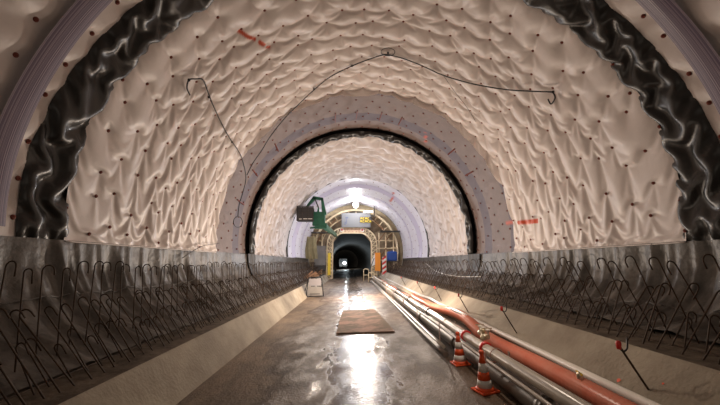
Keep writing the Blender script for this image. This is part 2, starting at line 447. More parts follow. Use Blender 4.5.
# violet welding strip on it
th = np.linspace(A0 + .02, A1 - .02, 160); ys = np.linspace(0, 1, 9)
SP = np.zeros((9, 160, 3))
for b_, f in enumerate(ys):
    rr = R - .13 - .02 * math.sin(PI * f)
    SP[b_, :, 0] = CX + rr * np.cos(th); SP[b_, :, 2] = CZ + rr * np.sin(th)
    SP[b_, :, 1] = 4.11 + .17 * sm(np.sin(th), 0, .6) + .36 * f + .012 * np.sin(th * 9)
me = grid_mesh('violet_strip', SP)
uv = me.uv_layers.new(name='UVMap'); vi = np.zeros(len(me.loops), np.int32); me.loops.foreach_get('vertex_index', vi)
uvs = np.stack([(vi % 160) / 16., (vi // 160) / 8.], 1).ravel().astype(np.float32); uv.data.foreach_set('uv', uvs)
tag(link('seam_strip', me, M['strip'], near, True), 'glossy violet strip with fine pale lines')

# ---- wide black fold (bunched surplus of membrane)
def black_fold(y0f, y1f, du, dv, label, eu, ev, iters, init, cell, drop, bend=.9, r=R - .015, gr=.0006, a0=A0, a1=A1):
    P0 = sheet_base(y0f, y1f, du, dv, r=r, a0=a0, a1=a1)
    nv, nu, _ = P0.shape
    pm = np.zeros((nv, nu), bool); pm[0, :] = pm[-1, :] = True; pm[:, 0] = pm[:, -1] = True
    k = 0
    while k < nu - 4:
        pm[int(nv * rng.uniform(.25, .75)), k] = True; k += int(rng.uniform(.35, .9) / du)
    Pc = hang(P0, pm, eu, ev, iters=iters, rmax=r, init=init, cell=cell, grav=gr, bend=bend)
    return tag(link('black_fold', grid_mesh('black_fold', Pc), M['black'], None, True), label, 'plastic sheet')
fold1 = black_fold(y_out, y_in, .045, .04, 'wide glossy black folded plastic band arching over the roadway, nearest and largest', 1.03, 1.15, 240, .3, 13, True, gr=.00008)
fold2 = black_fold(lambda t: 15.42, lambda t: 15.88, .07, .05, 'narrow crumpled black plastic band arching over the tunnel, behind the flat grey ring', 1.04, 1.5, 160, .16, 3, True, r=R - .04)
# ---- flat ring in the recess
RR = R + .15
P0 = sheet_base(lambda t: 11.0, lambda t: 15.5, .11, .11, r=RR, a0=A0, a1=A1)
nv, nu, _ = P0.shape
pins = pin_grid(nv, nu, 4.6, 6.2, .7, 1)
pm = np.zeros((nv, nu), bool)
for i, j in pins: pm[i, j] = True
pm[0, :] = pm[-1, :] = True; pm[:, 0] = pm[:, -1] = True
Pc = hang(P0, pm, 1.0008, 1.001, iters=90, rmax=RR, init=.008, cell=6, grav=.00002)
me = grid_mesh('flat_ring', Pc)
paint_attr(me, Pc, [(1.02, 14.0, .98, 14.9, .035), (.05, 11.9, .06, 12.4, .05)])
flat = tag(link('membrane_sheet', me, M['sheet_shade'], None, True), 'flat plastic ring, its shade painted in as grey-lilac, between the puckered sheet and the narrow black band', 'plastic sheet')
add_pins(flat, [tuple(Pc[i, j]) for i, j in pins], r=1.1)
# narrow battens nailed across it
for t in (1.25, 1.42, 1.62, 1.80, 2.35, 2.62, 2.88, .75, .52):
    rr = RR - .04
    MB().bar((CX + rr * math.cos(t), 13.5, CZ + rr * math.sin(t)), (CX + rr * math.cos(t + .01), 14.35, CZ + rr * math.sin(t + .01)), .05, .03).build('batten', M['pin'], flat)

# ---- second puckered sheet, brightly lit
P0 = sheet_base(lambda t: 15.8, lambda t: 24.1, .06, .055, r=R - .06)
nv, nu, _ = P0.shape
pins = pin_grid(nv, nu, 12, 15, 3, 0)
pm = np.zeros((nv, nu), bool)
for i, j in pins: pm[i, j] = True
pm[0, :] = pm[-1, :] = True; pm[:, 0] = pm[:, -1] = True
Pc = hang(P0, pm, 1.012, 1.10, iters=220, cell=6, init=.1, grav=.00035, bend=.05, signed=True, rmax=R + .1)
me = grid_mesh('puckered_sheet_deep', Pc); paint_attr(me, Pc, [])
sheet2 = tag(link('membrane_sheet', me, M['sheet_dimmed'], None, True), 'bright puckered white plastic sheet deeper in the tunnel, beyond the narrow black band', 'plastic sheet')
add_pins(sheet2, [tuple(Pc[i, j]) for i, j in pins if 2 < j < nu - 3], r=1.0)

# ---- thin dark ring and the flat lilac sheet before the gantry
th = np.linspace(A0, A1, 120)
MBr = MB().tube([(CX + (R - .09) * math.cos(t), 24.15, CZ + (R - .09) * math.sin(t)) for t in th], .085, 8)
tag(MBr.build('black_fold', M['black']), 'thin dark plastic bead arching where the bright puckered sheet ends', 'plastic sheet')
P0 = sheet_base(lambda t: 24.1, lambda t: 35.5, .16, .16, r=R - .02)
nv, nu, _ = P0.shape
P0[..., 0] += (CX - P0[..., 0]) * (.035 * sm(P0[..., 1], 26.8, 27.2))       # slight steps of the older rings
P0[..., 2] += (CZ - P0[..., 2]) * (.035 * sm(P0[..., 1], 26.8, 27.2))
nz = smooth_noise(nv, nu, 5, .02)
P0[..., 0] += (CX - P0[..., 0]) / R * nz; P0[..., 2] += (CZ - P0[..., 2]) / R * nz
me = grid_mesh('lilac_sheet', P0); paint_attr(me, P0, [(.98, 26.0, .93, 29.5, .06)])
sheet3 = tag(link('membrane_sheet', me, M['sheet_far'], None, True), 'smooth lilac-white plastic sheet nearest the cream formwork gantry', 'plastic sheet')
pins = pin_grid(nv, nu, 6, 7, .7, 2)
add_pins(sheet3, [tuple(P0[i, j]) for i, j in pins], r=1.1, lim=60)

# ---- dark lower sheets hanging behind the starter bars
def skirt(prof, side, label):
    pr = np.array(prof); d = np.r_[0, np.cumsum(np.linalg.norm(np.diff(pr, axis=0), axis=1))]
    ns = 30; q = np.linspace(0, d[-1], ns); xs = np.interp(q, d, pr[:, 0]); zs = np.interp(q, d, pr[:, 1])
    y = np.concatenate([np.arange(-.5, 12, .045), np.arange(12, 36, .12)]); n = len(y)
    P = np.zeros((n, ns, 3)); P[..., 1] = y[:, None]; P[..., 0] = xs; P[..., 2] = zs
    g = np.gradient(np.stack([xs, zs], 1), axis=0); g /= np.linalg.norm(g, axis=1)[:, None]
    nr = np.stack([g[:, 1], -g[:, 0]], 1) * (-1 if side > 0 else 1)
    if (nr[3] @ (np.array([CX, CZ]) - np.array([xs[3], zs[3]]))) < 0: nr = -nr
    fold = np.zeros((n, ns)); f = q / d[-1]
    for k in range(190):
        yc = rng.uniform(-.5, 36) if k > 90 else rng.uniform(-.5, 13)
        w = rng.uniform(.035, .12); a = rng.uniform(.015, .075) * (1 if rng.random() < .7 else -1); sl = rng.uniform(-.35, .35)
        up = rng.uniform(.2, 1.1)
        fold += a * np.exp(-np.abs((y[:, None] - yc - sl * f[None]) / w) ** 1.6) * np.clip(1.15 - np.abs(f[None] - rng.uniform(.2, .7)) * up, 0, 1)
    fold += smooth_noise(n, ns, 9, .014) + smooth_noise(n, ns, 4, .006)
    fold *= (.25 + .75 * np.sin(PI * np.clip(f, 0, 1)) ** .5)[None]
    P[..., 0] += nr[:, 0] * (fold + .03); P[..., 2] += nr[:, 1] * (fold + .03)
    o = tag(link('dark_skirt', grid_mesh('dark_skirt', P), M['dark'], None, True), label, 'plastic sheet')
    # horizontal welded seam low on the sheet
    k = int(ns * (.55 if side > 0 else .42))
    MB().tube([tuple(P[i, k] + np.array([nr[k, 0], 0, nr[k, 1]]) * .012) for i in range(0, n, 3)], .011, 6).build('seam', M['dark'], o)
    return o
skirt([(x + .03, z) for x, z in Lp], -1, 'dark grey plastic skirt hanging along the left wall behind the hooked bars')
skirt([(x - .03, z) for x, z in Rp], 1, 'dark grey plastic skirt hanging along the right wall behind the hooked bars')
# black lower tails of the two folds
def tail(prof, sgn, y0, y1, label, off=.15):
    pr = [(x - sgn * off, z + .02) for x, z in prof]
    n = 14; P = np.zeros((n, len(pr) * 4, 3)); a = np.array(pr); q = np.linspace(0, len(pr) - 1, len(pr) * 4)
    xs = np.interp(q, range(len(pr)), a[:, 0]); zs = np.interp(q, range(len(pr)), a[:, 1])
    for i, y in enumerate(np.linspace(y0, y1, n)):
        w = .05 * math.sin(i * 1.9) + .02 * math.sin(i * 4.1)
        P[i, :, 0] = xs - sgn * w * np.linspace(1, .3, len(xs)); P[i, :, 1] = y + .05 * np.sin(q * 1.3); P[i, :, 2] = zs
    return tag(link('black_fold', grid_mesh('black_tail', P), M['cage'], None, True), label, 'plastic sheet')
tail(Rp, 1, 14.3, 15.8, 'black plastic flap hanging down the right wall below the narrow black band')
tail(Lp, -1, 14.8, 15.8, 'black plastic flap hanging down the left wall below the narrow black band')

# ------------------------------------------------------------------ starter bars with hooked ends
def hook_bar(foot, tip, rad=.06, tail_=.09, r=.008, dirn=1):
    """straight bar from foot to tip, then a half-circle in the x-z plane and a short leg down"""
    foot = Vector(foot); tip = Vector(tip); t = (tip - foot).normalized()
    side = Vector((dirn, 0, 0)); side = (side - t * side.dot(t)).normalized()
    pts = [foot, foot.lerp(tip, .5), tip]
    for k in range(1, 7):
        a = PI * k / 6
        pts.append(tip + side * rad * (1 - math.cos(a)) + t * rad * math.sin(a))
    pts.append(pts[-1] - t * tail_)
    return MB().tube(pts, r, 6).mesh('rebar')
ROWS = []
def bar_protos(foot, tip, n, **k):
    out = []
    for i in range(n):
        j = lambda s: random.uniform(-s, s)
        me = hook_bar((0, 0, -.04), (tip[0] + j(.05), tip[1] + j(.09), tip[2] + j(.05)), rad=random.uniform(.045, .065), tail_=random.uniform(.05, .12), **k)
        me.materials.append(M['rust']); out.append(me)
    return out
rows = [  # side, foot x, foot z, tip vector, hook direction, spacing, label, group
    (-1, -2.80, zl, (-.46, -.12, .70), 1, .2, 'long hooked reinforcing bar on the left ledge leaning back towards the wall', 'long leaning hooked bars on the left ledge'),
    (-1, -2.98, zl, (-.20, -.08, .36), 1, .23, 'short low hooked reinforcing bar near the edge of the left ledge', 'short hooked bars on the left ledge'),
    (-1, -3.5, zl + .01, (-.06, .03, 1.15), 1, .24, 'tall near-upright hooked reinforcing bar at the foot of the left plastic skirt', 'tall hooked bars along the left wall'),
    (1, 3.40, zr, (.34, -.08, .66), 1, .2, 'long hooked reinforcing bar on the right ledge leaning back towards the wall', 'long leaning hooked bars on the right ledge'),
    (1, 3.62, zr, (.18, -.05, .34), 1, .23, 'short low hooked reinforcing bar near the edge of the right ledge', 'short hooked bars on the right ledge'),
    (1, 4.05, zr + .01, (-.36, .05, .94), -1, .32, 'tall hooked reinforcing bar by the right plastic skirt leaning over the ledge', 'tall hooked bars along the right wall')]
far = bmesh.new()
for side, fx, fz, tip, dn, sp, lab, grp in rows:
    protos = bar_protos(None, tip, 5, dirn=dn)
    y = (1.9 if side < 0 else 2.6) + random.uniform(0, sp); cnt = 0
    while y < 34:
        me = protos[random.randrange(5)]; x = fx + random.uniform(-.04, .04); rz = random.uniform(-.15, .15)
        if cnt < 50:
            o = bpy.data.objects.new('hooked_rebar', me); COL.objects.link(o); o.location = (x, y, fz); o.rotation_euler = (0, 0, rz)
            tag(o, lab, 'rebar', grp)
        else:
            t = bmesh.new(); t.from_mesh(me); t.transform(Matrix.Translation((x, y, fz)) @ Matrix.Rotation(rz, 4, 'Z')); mm = bpy.data.meshes.new('t'); t.to_mesh(mm); t.free(); far.from_mesh(mm); bpy.data.meshes.remove(mm)
        cnt += 1; y += sp * random.uniform(.75, 1.25)
me = bpy.data.meshes.new('distant_rebar'); far.to_mesh(me); far.free()
tag(link('distant_rebar', me, M['rust']), 'thicket of distant hooked bars on both ledges running to the gantry', 'rebar', kind='stuff')
# longitudinal bars lying in the feet
for (x, z, y0, y1, lab) in ((-3.15, zl + .012, 1.5, 13, 'long straight rusty bar lying along the left ledge'), (3.72, zr + .012, 2.0, 13, 'long straight rusty bar lying along the right ledge')):
    pts = [(x + .03 * math.sin(y * .9), y, z) for y in np.arange(y0, y1, .4)]
    tag(MB().tube(pts, .009, 6).build('straight_rebar', M['rust']), lab, 'rebar')

# ------------------------------------------------------------------ capped rods standing out of the right kerb face
nrm = Vector((-.73, 0, .68))
for k, (yy, wobble) in enumerate(((3.6, 0), (6.35, .02), (8.9, .05), (11.5, .1), (14.4, .05), (19.0, .05))):
    f = Vector((2.99, yy, EYE - 1.27))
    tip = Vector((-.27 + wobble * .5, -.02, .44))
    which = ['nearest rod', 'second rod from the camera', 'third rod from the camera', 'fourth rod from the camera', 'fifth rod from the camera', 'farthest rod'][k]
    e = empty('marker_rod', f, which + ' with red cap and hook, in the right kerb face', 'rod', 'capped rods in the right kerb')
    t = tip.normalized()
    MB().tube([-t * .06, tip], .011, 8).build('rod', M['rust'], e)
    pts = [tip - t * .02] + [tip + Vector((.045 * (1 - math.cos(a)), 0, -.06 * math.sin(a) + .0)) for a in np.linspace(0.2, PI, 7)] + [tip + Vector((.095, 0, .07))]
    MB().tube(pts, .009, 6).build('hook', M['darksteel'], e)
    MB().lathe([(.001, -.04), (.02, -.04), (.025, 0), (.024, .03), (.015, .04), (.001, .042)], c=tip, n=12).build('cap', M['red'], e)

def dab(y, t, w):       # sprayed dab on the right kerb face
    c = Vector((2.74 + .51 * t, y, roadz(2.74) - .02 + (zr - roadz(2.74) + .01) * t)) + Vector((-.73, 0, .68)) * .004
    b_ = MB(); vs = [b_.bm.verts.new(c + Vector((0, math.cos(a), 0)) * w * (1 + .2 * math.sin(3 * a)) + Vector((.68, 0, .73)) * math.sin(a) * w) for a in np.linspace(0, 2 * PI, 14)[:-1]]
    b_.bm.faces.new(vs); b_.build('paint_mark', M['orange'], bpy.data.objects['trim_2'])
dab(3.95, .42, .024); dab(3.5, .62, .012)

# ------------------------------------------------------------------ pipes and hoses
def line(name, pts, r, m, label, cat, n=14):
    return tag(MB().tube(pts, r, n).build(name, m), label, cat)
Z0 = 1.6
ys = list(np.arange(Z0, 30, .5))
top = empty('top_pipe', (1.88, Z0, 0), 'pale plastic pipe running on top of the pipe run at the right of the road', 'pipe')
MB().tube([(.012 * math.sin(y * .7), y - Z0, EYE - 1.18 + .008 * math.sin(y)) for y in ys], .07, 18).build('pipe_body', M['pipe'], top)
for y in (4.95, 5.75, 8.4, 11.2, 14.0, 17.0, 20):
    MB().lathe([(.072, -.035), (.088, -.03), (.09, 0), (.088, .03), (.072, .035)], c=(.012 * math.sin(y * .7), y - Z0, EYE - 1.18), n=18, axis='Y').build('coupling', M['red'] if y < 6 else M['darksteel'], top)
low = empty('low_pipe', (1.93, Z0, roadz(1.93)), 'thick dark pipe lying on the road under the pale pipe', 'pipe')
zz = .125
MB().tube([(.01 * math.sin(y * .5), y - Z0, zz) for y in ys], .12, 20).build('pipe_body', M['pipedark'], low)
for y in (3.55, 6.4, 9.3, 12.2, 15.2, 18.2, 21.2):
    MB().lathe([(.122, -.07), (.14, -.06), (.14, -.02), (.132, 0), (.14, .02), (.14, .06), (.122, .07)], c=(.01 * math.sin(y * .5), y - Z0, zz), n=20, axis='Y').build('coupling', M['pipedark'], low)
line('thin_pipe', [(1.765 + .01 * math.sin(y * 1.1), y, EYE - 1.245 - .012 * math.sin(y * .8) ** 2) for y in ys], .022, M['pipe'], 'thin pale pipe hugging the near side of the pale top pipe', 'pipe', 10)
for i, (x, r, dz, m, lab) in enumerate(((1.60, .045, 0, 'pipedark', 'dark slim pipe lying lowest and closest to the road centre'), (1.70, .04, .005, 'pipe', 'pale slim pipe lying between the lowest dark pipe and the thick pipe'))):
    y_ = np.arange(6.0 + i * .5, 29, .5)
    line('slim_pipe', [(x + .015 * math.sin(y * .6 + i), y, roadz(x) + r + dz) for y in y_], r, M[m], lab, 'pipe', 12)
# bearers that carry the upper pipe
for k, y in enumerate((4.6, 6.9, 9.2, 11.6, 14.2, 17, 20, 23.2, 26.4)):
    e = empty('pipe_stand', (1.88, y, roadz(1.88)), 'flat pale strap stand holding the top pipe, %s' % ['beside the nearer cone', 'behind the farther cone', 'third from the camera', 'fourth from the camera', 'fifth from the camera', 'sixth from the camera', 'seventh from the camera', 'second from the gantry', 'nearest the gantry'][k], 'stand', 'pipe stands')
    h = EYE - 1.18 - roadz(1.88)
    MB().box((-.155, 0, h / 2 + .01), (.012, .045, h + .06)).build('post', M['strap'], e)
    MB().box((.16, 0, h / 2 + .01), (.012, .045, h + .06)).build('post', M['strap'], e)
    MB().box((0, 0, h - .082), (.32, .045, .012)).build('bearer', M['strap'], e)
    MB().tube([(.082 * math.cos(a), 0, h + .082 * math.sin(a)) for a in np.linspace(-.2, PI + .2, 12)], .007, 6).build('clip', M['strap'], e)

# red corrugated hose
def hose_center(y):
    x = 2.56 + .05 * math.sin(y * .9) + .0; z = EYE - 1.375 + .015 * math.sin(y * 1.7)
    if 7 < y < 11: x += .10 * math.sin((y - 7) / 4 * PI) ; z += .07 * math.sin((y - 7) / 4 * PI)
    return Vector((x, y, z))
pts = []; rad = []
y = 1.8; i = 0
while y < 14.5:
    pts.append(hose_center(y)); rad.append(.12 if i % 2 else .09); y += .034 if y < 8 else .045; i += 1
tag(MB().tube(pts, rad, 16).build('corrugated_hose', M['hose_red']), 'red ribbed hose lying between the pale pipe and the kerb', 'hose')
pts = [(2.5 + .04 * math.sin(y * 1.3), y, roadz(2.5) + .05 + .02 * math.sin(y)) for y in np.arange(14.8, 29, .4)]
line('red_hose', pts, .05, M['hose_red'], 'far smooth red hose continuing towards the gantry beside the kerb', 'hose')
# white hose on the kerb toe
pts = []
for y in np.arange(1.6, 28, .25):
    x = 2.845 + .01 * math.sin(y * 1.4); z = EYE - 1.345
    b_ = math.exp(-((y - 8.8) / 1.3) ** 2); x -= .2 * b_; z += .13 * b_
    b2 = math.exp(-((y - 12.5) / .9) ** 2); z += .05 * b2
    pts.append((x, y, z + .01))
line('white_hose', pts, .05, M['hose_white'], 'bright white hose running along the toe of the right kerb', 'hose')
pts = [(2.25 + .06 * math.sin(y * .8), y, roadz(2.25) + .03) for y in np.arange(2, 28, .4)]
line('black_hose', pts, .03, M['wire'], 'thin black hose on the road under the red ribbed hose', 'hose', 8)
pts = [(2.14 + .07 * math.sin(y * 1.1 + 1), y, EYE - 1.32 + .04 * math.sin(y * 1.9)) for y in np.arange(2, 9, .15)]
line('thin_red_hose', pts, .016, M['hose_red'], 'thin dark red hose snaking beside the pale top pipe', 'hose', 8)

# valve cluster on the pipe
e = empty('valve_block', (1.97, 5.25, EYE - 1.11), 'brass and white valve cluster sitting on the pale pipe near the red couplings', 'valve')
MB().lathe([(.03, 0), (.05, .01), (.05, .05), (.03, .06), (.03, .12), (.045, .125), (.045, .15), (.01, .155)], c=(0, 0, -.02), n=14).build('valve_body', M['brass'], e)
MB().lathe([(.028, -.16), (.035, -.16), (.035, -.12), (.026, -.11), (.026, .11), (.035, .12), (.035, .17), (.028, .17)], c=(0, 0, .05), n=12, axis='Y').build('cross_pipe', M['brass'], e)
for yy in (-.14, 0.02, .15):
    MB().lathe([(.02, 0), (.022, .06), (.035, .065), (.035, .085), (.012, .09)], c=(.01, yy, .07), n=10).build('nozzle', M['hose_white'], e)
for yy in (-.14, .15): MB().bar((-.06, yy, .165), (.07, yy, .165), .014).build('handle', M['brass'], e)
e = empty('hose_clamp', (2.52, 3.95, EYE - 1.245), 'small brass clamp beside the red ribbed hose', 'clamp')
MB().lathe([(.02, -.03), (.03, -.02), (.03, .03), (.015, .05)], n=10).build('body', M['brass'], e)
MB().bar((0, -.05, .03), (0, .05, .05), .014).build('lever', M['yellow'], e)

# ------------------------------------------------------------------ traffic cones
def cone(x, y, label, rz):
    z = roadz(x) + .004
    e = empty('traffic_cone', (x, y, z), label, 'traffic cone', 'orange and white traffic cones', rz)
    e.rotation_euler = (0, -.06, rz); e.scale = (.93, .93, .91)
    MB().box((0, 0, .012), (.27, .27, .024), bevel=.008).lathe([(.125, .024), (.118, .045), (.1, .06)], n=28).build('base', M['orange'], e)
    R_ = lambda h: .1 - .077 * (h - .06) / .42
    def ring(h0, h1, m, nm, dr=0):
        MB().lathe([(R_(h0) + dr, h0), (R_(h1) + dr, h1)], n=28).build(nm, m, e)
    ring(.06, .15, M['white'], 'reflective_band'); ring(.15, .25, M['orange'], 'cone_body'); ring(.25, .36, M['white'], 'reflective_band'); ring(.36, .475, M['orange'], 'cone_body')
    MB().lathe([(.026, .47), (.033, .475), (.034, .51), (.026, .52), (.018, .52)], n=20).build('collar', M['orange'], e)
    return e
cone(1.66, 4.48, 'nearer orange and white striped traffic cone, close to the bottom edge beside the pipes', .3)
cone(1.71, 5.6, 'farther orange and white striped traffic cone, behind the other one', .1)

# ------------------------------------------------------------------ steel plate lying on the road
bm = MB()
sl = math.atan(.06)
poly = [(-.34, 8.5), (1.02, 8.25), (.93, 10.2), (.80, 12.1), (-.27, 12.3), (-.32, 10.5)]
A = [bm.bm.verts.new((x, y, roadz(x) + .004)) for x, y in poly]; B = [bm.bm.verts.new((x, y, roadz(x) + .03)) for x, y in poly]
bm.bm.faces.new(A[::-1]); bm.bm.faces.new(B)
for i in range(6): bm.bm.faces.new((A[i], A[(i + 1) % 6], B[(i + 1) % 6], B[i]))
tag(bm.build('road_plate', M['plate']), 'flat muddy steel plate lying in the middle of the wet road', 'plate')

# ------------------------------------------------------------------ folding board by the left kerb
e = empty('folding_barrier', (-1.87, 18.3, roadz(-1.87)), 'grey folding board with black frame standing by the left kerb', 'barrier')
e.rotation_euler = (0, 0, .12)
for s in (-1, 1):
    MB().tube([(s * .44, -.12, 0), (s * .40, .0, .5), (s * .33, .1, .93), (s * .3, .12, .97), (s * .2, .12, .99)], .025, 8).build('front_leg', M['wire'], e)
    MB().tube([(s * .46 - .12, .5, 0), (s * .36, .14, .9)], .02, 8).build('back_leg', M['wire'], e)
MB().tube([(-.2, .12, .99), (.2, .12, .99)], .022, 8).build('top_rail', M['wire'], e)
MB().tube([(-.44, -.12, .03), (.44, -.12, .03)], .022, 8).build('bottom_rail', M['wire'], e)
q = Matrix.Rotation(-.24, 3, 'X')
MB().box((0, -.03, .28), (.76, .02, .42), q).build('lower_panel', M['greypanel'], e)
MB().box((0, .075, .73), (.64, .02, .36), q).build('upper_panel', mat('pale_panel', (.27, .25, .26), .6), e)
MB().box((-.12, .0, .53), (.2, .03, .035), q).box((.2, .0, .53), (.2, .03, .035), q).box((0, -.085, .15), (.5, .02, .03), q).build('slot', M['blackpaint'], e)

# ------------------------------------------------------------------ hanging cables
def cyl(px, py, r):       # where the sight line of the lens meets the vault of radius r
    f = FPX; th_ = math.atan(59.5 / f); ps = math.atan(9 * math.cos(th_) / f)
    dx, dy, dz = px - 360, f, -(py - 202.5)
    y = dy * math.cos(th_) - dz * math.sin(th_); z = dy * math.sin(th_) + dz * math.cos(th_)
    X = dx * math.cos(ps) + y * math.sin(ps); Yv = -dx * math.sin(ps) + y * math.cos(ps)
    a = X * X + z * z; cz = CZ - EYE; b = -2 * (X * CX + z * cz); c = CX * CX + cz * cz - r * r
    t = (-b + math.sqrt(b * b - 4 * a * c)) / (2 * a)
    return Vector((X * t, Yv * t, z * t + EYE))
def spline(P, k=6):
    out = []
    for i in range(len(P) - 1):
        p0 = P[max(i - 1, 0)]; p1 = P[i]; p2 = P[i + 1]; p3 = P[min(i + 2, len(P) - 1)]
        for j in range(k):
            t = j / k
            out.append(.5 * ((2 * p1) + (p2 - p0) * t + (2 * p0 - 5 * p1 + 4 * p2 - p3) * t * t + (3 * p1 - p0 - 3 * p2 + p3) * t ** 3))
    out.append(P[-1]); return out
RW = 4.84
def wire(pix, label, rad=.017, r=RW, knots=()):
    P = spline([cyl(x, y, r) for x, y in pix])
    o = tag(MB().tube(P, rad, 6).build('cable', M['wire']), label, 'cable')
    for kx, ky in knots:
        p = cyl(kx, ky, r)
        MB().lathe([(.01, -.03), (.03, -.02), (.03, .02), (.01, .03)], c=p, n=8).build('tie', M['wire'], o)
    return o
wire([(190, 95), (187, 88), (189, 80), (196, 79), (203, 80), (208, 92), (213, 105), (221, 122), (229, 137), (239, 152), (243, 162), (246, 178), (243, 192), (239, 206), (238, 216)],
     'black cable draped down the left side of the puckered sheet towards a coil', knots=[(189, 80), (209, 97), (232, 142)])
P = [cyl(238 + 4.5 * math.cos(a) * 1, 222 + 5.5 * math.sin(a), RW) for a in np.linspace(0, 4 * PI, 26)]
tag(MB().tube(P, .014, 6).build('cable_coil', M['wire']), 'small black coil of cable hanging on the left wall under the draped cable', 'cable')
wire([(247, 175), (253, 163), (262, 150), (270, 137), (285, 118), (300, 103), (314, 90), (330, 77), (352, 66), (370, 59), (384, 55), (398, 57), (418, 64), (440, 74), (458, 80), (478, 85), (510, 90), (553, 92)],
     'long black cable strung in an arch across the puckered sheet overhead', knots=[(314, 89), (388, 53), (352, 66), (553, 92)])
P = [cyl(388 + 7 * math.cos(a), 52 + 4 * math.sin(a), RW) for a in np.linspace(0, 2 * PI, 14)]
tag(MB().tube(P, .01, 6).build('cable_loop', M['wire']), 'small loop of black cable at the crown of the puckered sheet', 'cable')
wire([(553, 92), (555, 98), (551, 104), (548, 99)], 'short hooked black cable end on the right of the puckered sheet')
wire([(443, 75), (455, 92), (466, 106), (476, 122)], 'thin black cable branching down to the right from the overhead cable', rad=.007)
pts = [(5.2, 24, EYE - .05), (5.0, 21, EYE - .45), (4.95, 18.5, EYE - .62), (4.7, 15.0, EYE - .62), (4.7, 12.5, EYE - .52)]
line('white_cable', spline([Vector(p) for p in pts]), .018, M['hose_white'], 'thin white cable sagging along the right wall before the dark skirt', 'cable', 6)
pts = [(-4.35, 9.0, EYE + .1), (-4.3, 10.0, EYE + .45), (-4.35, 11.4, EYE + .6)]
line('thin_cable', spline([Vector(p) for p in pts]), .009, M['wire'], 'thin dark cable slung low on the left wall over the sheet hem', 'cable', 6)

# ------------------------------------------------------------------ formwork gantry
GY = 35.6
g = empty('formwork_gantry', (CX, GY, roadz(CX)), 'cream steel formwork gantry filling the tunnel around the dark portal', 'gantry')
gz = -roadz(CX)
def G(x, z): return (x - CX, z + EYE - roadz(CX))     # x, height above the lens -> local
def ringpoly(r0, r1, y0, y1, a0, a1, n=50):
    poly = [(r0 * math.cos(t), 1.1 + EYE - roadz(CX) + r0 * math.sin(t)) for t in np.linspace(a0, a1, n)] + [(r1 * math.cos(t), 1.1 + EYE - roadz(CX) + r1 * math.sin(t)) for t in np.linspace(a1, a0, n)]
    return MB().prism(poly, y0, y1)
ringpoly(4.55, 5.0, .6, 2.4, -.35, PI + .35).build('formwork_skin', M['cream'], g)
ringpoly(4.2, 4.4, -.3, .2, -.3, PI + .3).build('arch_rib', M['cream'], g)
ringpoly(3.6, 3.7, -.1, .1, .3, PI - .3).build('arch_rib', M['cream'], g)
for a in np.linspace(.1, PI - .1, 17):
    ca, sa = math.cos(a), math.sin(a); h = 1.1 + EYE - roadz(CX)
    MB().bar((3.65 * ca, .0, h + 3.65 * sa), (4.3 * ca, .0, h + 4.3 * sa), .09).build('web_strut', M['cream'], g)
# bulkhead behind ribs with an opening
ox0, ox1, oz1, ob = -1.85, 2.05, 2.95, -1.67
op = [(ox0, ob), (ox0, oz1 - .9), (ox0 + .75, oz1), (ox1 - .75, oz1), (ox1, oz1 - .9), (ox1, ob)]
bmk = bmesh.new()
def quad(a, b_, c, d, y=.5):
    vs = [bmk.verts.new((p[0] - CX, y, p[1] + EYE - roadz(CX))) for p in (a, b_, c, d)]
    bmk.faces.new(vs)
outer = [(-4.1, ob), (-4.1, 1.5), (-2.3, 4.8), (3.3, 4.8), (5.1, 1.5), (5.1, ob)]
for i in range(5): quad(op[i], op[i + 1], outer[i + 1], outer[i])
r_ = bmesh.ops.extrude_face_region(bmk, geom=bmk.faces[:]); bmesh.ops.translate(bmk, vec=(0, .12, 0), verts=[v for v in r_['geom'] if isinstance(v, bmesh.types.BMVert)])
bmesh.ops.recalc_face_normals(bmk, faces=bmk.faces)
me = bpy.data.meshes.new('bulkhead'); bmk.to_mesh(me); bmk.free(); link('bulkhead', me, mat('tan_formwork', (.15, .105, .065), .6, noise=(1.2, (.40, .30, .19), .35, .7)), g)
# curved lattice portal
def portal(off, y, rr):
    pts = [(ox0 - off, ob), (ox0 - off, oz1 - 1.3)]
    for a in np.linspace(PI, PI / 2, 8): pts.append((ox0 + 1.15 + (1.15 + off) * math.cos(a), oz1 - 1.2 + (1.15 + off) * math.sin(a)))
    for a in np.linspace(PI / 2, 0, 8): pts.append((ox1 - 1.15 + (1.15 + off) * math.cos(a), oz1 - 1.2 + (1.15 + off) * math.sin(a)))
    pts += [(ox1 + off, oz1 - 1.3), (ox1 + off, ob)]
    return pts
pa, pb = portal(.05, 0, 0), portal(.6, 0, 0)
for pp, w in ((pa, .13), (pb, .11)):
    m_ = MB()
    for a, b_ in zip(pp[:-1], pp[1:]):
        A_, B_ = G(*a), G(*b_); m_.bar((A_[0], -.5, A_[1]), (B_[0], -.5, B_[1]), w)
    m_.build('portal_arch', M['cream'], g)
m_ = MB()
def samp(pp, n):
    a = np.array(pp); d = np.r_[0, np.cumsum(np.linalg.norm(np.diff(a, axis=0), axis=1))]; q = np.linspace(0, d[-1], n)
    return list(zip(np.interp(q, d, a[:, 0]), np.interp(q, d, a[:, 1])))
sa_, sb_ = samp(pa, 34), samp(pb, 34)
for i in range(33):
    a = G(*sa_[i]); b_ = G(*sb_[i + (i % 2 == 0)]) ; c = G(*sb_[i]); 
    m_.bar((a[0], -.5, a[1]), (c[0], -.5, c[1]), .07)
    n_ = G(*(sb_[i + 1])); m_.bar((a[0], -.5, a[1]), (n_[0], -.5, n_[1]), .05)
m_.build('portal_lattice', M['cream'], g)
x0, z0 = G(.1, oz1 + .3)
MB().box((x0, -.42, z0), (2.5, .12, .5)).build('lintel', mat('peach_lintel', (.6, .36, .25), .5), g)
